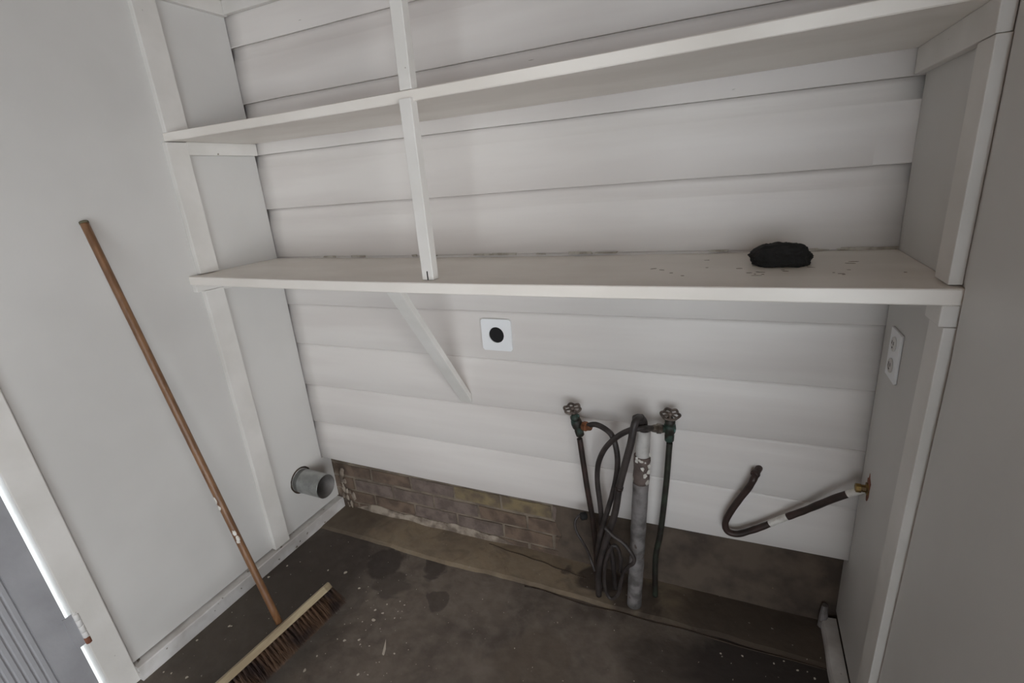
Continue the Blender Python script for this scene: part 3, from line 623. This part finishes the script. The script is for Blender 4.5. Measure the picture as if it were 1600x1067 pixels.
# block
bm = B(); secs = []
for i in range(17):
    s = -1 + 2 * i / 16; k = 1.0 if abs(s) < 0.94 else (1 - ((abs(s) - 0.94) / 0.06) ** 2 * 0.5)
    c = C0 + bv * (s * HL + 0.0); hw = 0.027 * k; ht = 0.0125
    secs.append([c + nv * hw - ev * ht * .7, c + nv * hw + ev * ht, c - nv * hw + ev * ht, c - nv * hw - ev * ht * .7, c - nv * hw * 0.6 - ev * ht, c + nv * hw * 0.6 - ev * ht])
loft(bm, secs); blk = obj('broom_block', bm, 'block', t, 0.002)
# bristles: tufts in rows, each of many tapering blades
bm = B(); rnd = random.Random(9)
nt = 34; rowsn = 6
for i in range(nt):
    s = -0.96 + 1.92 * i / (nt - 1)
    for j in range(rowsn):
        w_ = (-0.84 + 1.68 * j / (rowsn - 1)) * 0.025
        if j == rowsn - 1 and i % 2: pass
        base = C0 + bv * (s * HL) + nv * w_ + ev * 0.0122
        for k in range(34):
            a = rnd.uniform(0, 6.28); rr = rnd.uniform(0, 0.0042); o2 = bv * math.cos(a) * rr + nv * math.sin(a) * rr
            spread = 1 + rnd.uniform(0.9, 2.4); ln = rnd.uniform(0.066, 0.078)
            tip = base + o2 * spread * 1.6 + ev * ln + bv * rnd.gauss(0, 0.003) + nv * (w_ * 0.25 + rnd.gauss(0, 0.003))
            if tip.z < 0.0015:   # bent over where they meet the floor
                tip.x += (0.0015 - tip.z) * 0.9; tip.z = 0.0015 + rnd.uniform(0, 0.003)
            b0 = base + o2; sd = (bv * math.cos(a + 1) + nv * math.sin(a + 1)) * 0.0011
            m1 = b0.lerp(tip, 0.55) + ev * 0.004
            v0, v1, v2, v3, v4 = (bm.verts.new(p) for p in (b0 - sd, b0 + sd, m1 + sd, m1 - sd, tip))
            bm.faces.new((v0, v1, v2, v3)); bm.faces.new((v3, v2, v4))
obj('bristles', bm, 'bristle', t, kind='stuff')

# ------------------------------------------------------------------ paint chips on the floor
SPECKS = [(0.253, -0.305, 5), (0.33, -0.292, 7), (0.436, -0.338, 6), (0.56, -0.399, 4), (0.594, -0.401, 6), (0.582, -0.436, 7), (0.549, -0.455, 3), (0.627, -0.457, 2), (0.541, -0.536, 6), (0.587, -0.517, 6), (0.515, -0.54, 3), (0.496, -0.665, 7), (0.667, -0.617, 5), (0.647, -0.404, 3), (0.622, -0.337, 3), (0.647, -0.345, 4), (0.635, -0.524, 3), (0.108, -0.632, 5), (0.049, -0.413, 6), (0.731, -0.518, 3), (0.496, -0.613, 3), (0.585, -0.364, 3), (0.697, -0.607, 3), (0.072, -0.342, 4), (1.927, -0.165, 4), (1.851, -0.135, 3), (1.74, -0.158, 3), (1.824, -0.153, 3), (1.885, -0.154, 3), (1.91, -0.149, 2), (1.681, -0.171, 3), (0.152, -0.817, 6), (0.051, -0.712, 4), (0.061, -0.832, 4), (0.09, -0.826, 3), (0.115, -0.629, 4)]
bm = B(); rnd = random.Random(12)
sp = list(SPECKS)
for i in range(70): sp.append((rnd.uniform(0.05, 1.9), rnd.uniform(-0.75, -0.14), rnd.uniform(0.6, 2.0)))
for i in range(30): sp.append((rnd.gauss(0.62, 0.1), rnd.gauss(-0.45, 0.1), rnd.uniform(0.8, 2.2)))
sp += [(0.690, -0.516, 'streak')]
for x, y, s in sp:
    if s == 'streak': rx, ry, ang = 0.0045, 0.034, 0.50
    else: rx = 0.0009 * s; ry = rx * rnd.uniform(0.5, 1.3); ang = rnd.uniform(0, 3)
    vs = []
    for j in range(7):
        a = 2 * math.pi * j / 7; k = rnd.uniform(0.65, 1.2); vx, vy = rx * k * math.cos(a), ry * k * math.sin(a)
        vs.append(bm.verts.new((x + vx * math.cos(ang) - vy * math.sin(ang), y + vx * math.sin(ang) + vy * math.cos(ang), 0.0009)))
    f = bm.faces.new(vs); r = bmesh.ops.extrude_face_region(bm, geom=[f])
    for q in [e for e in r['geom'] if isinstance(e, bmesh.types.BMVert)]: q.co.z -= 0.0008
obj('paint_chips', bm, 'chip', kind='stuff', label='scattered white paint chips on the dark concrete floor', category='debris')
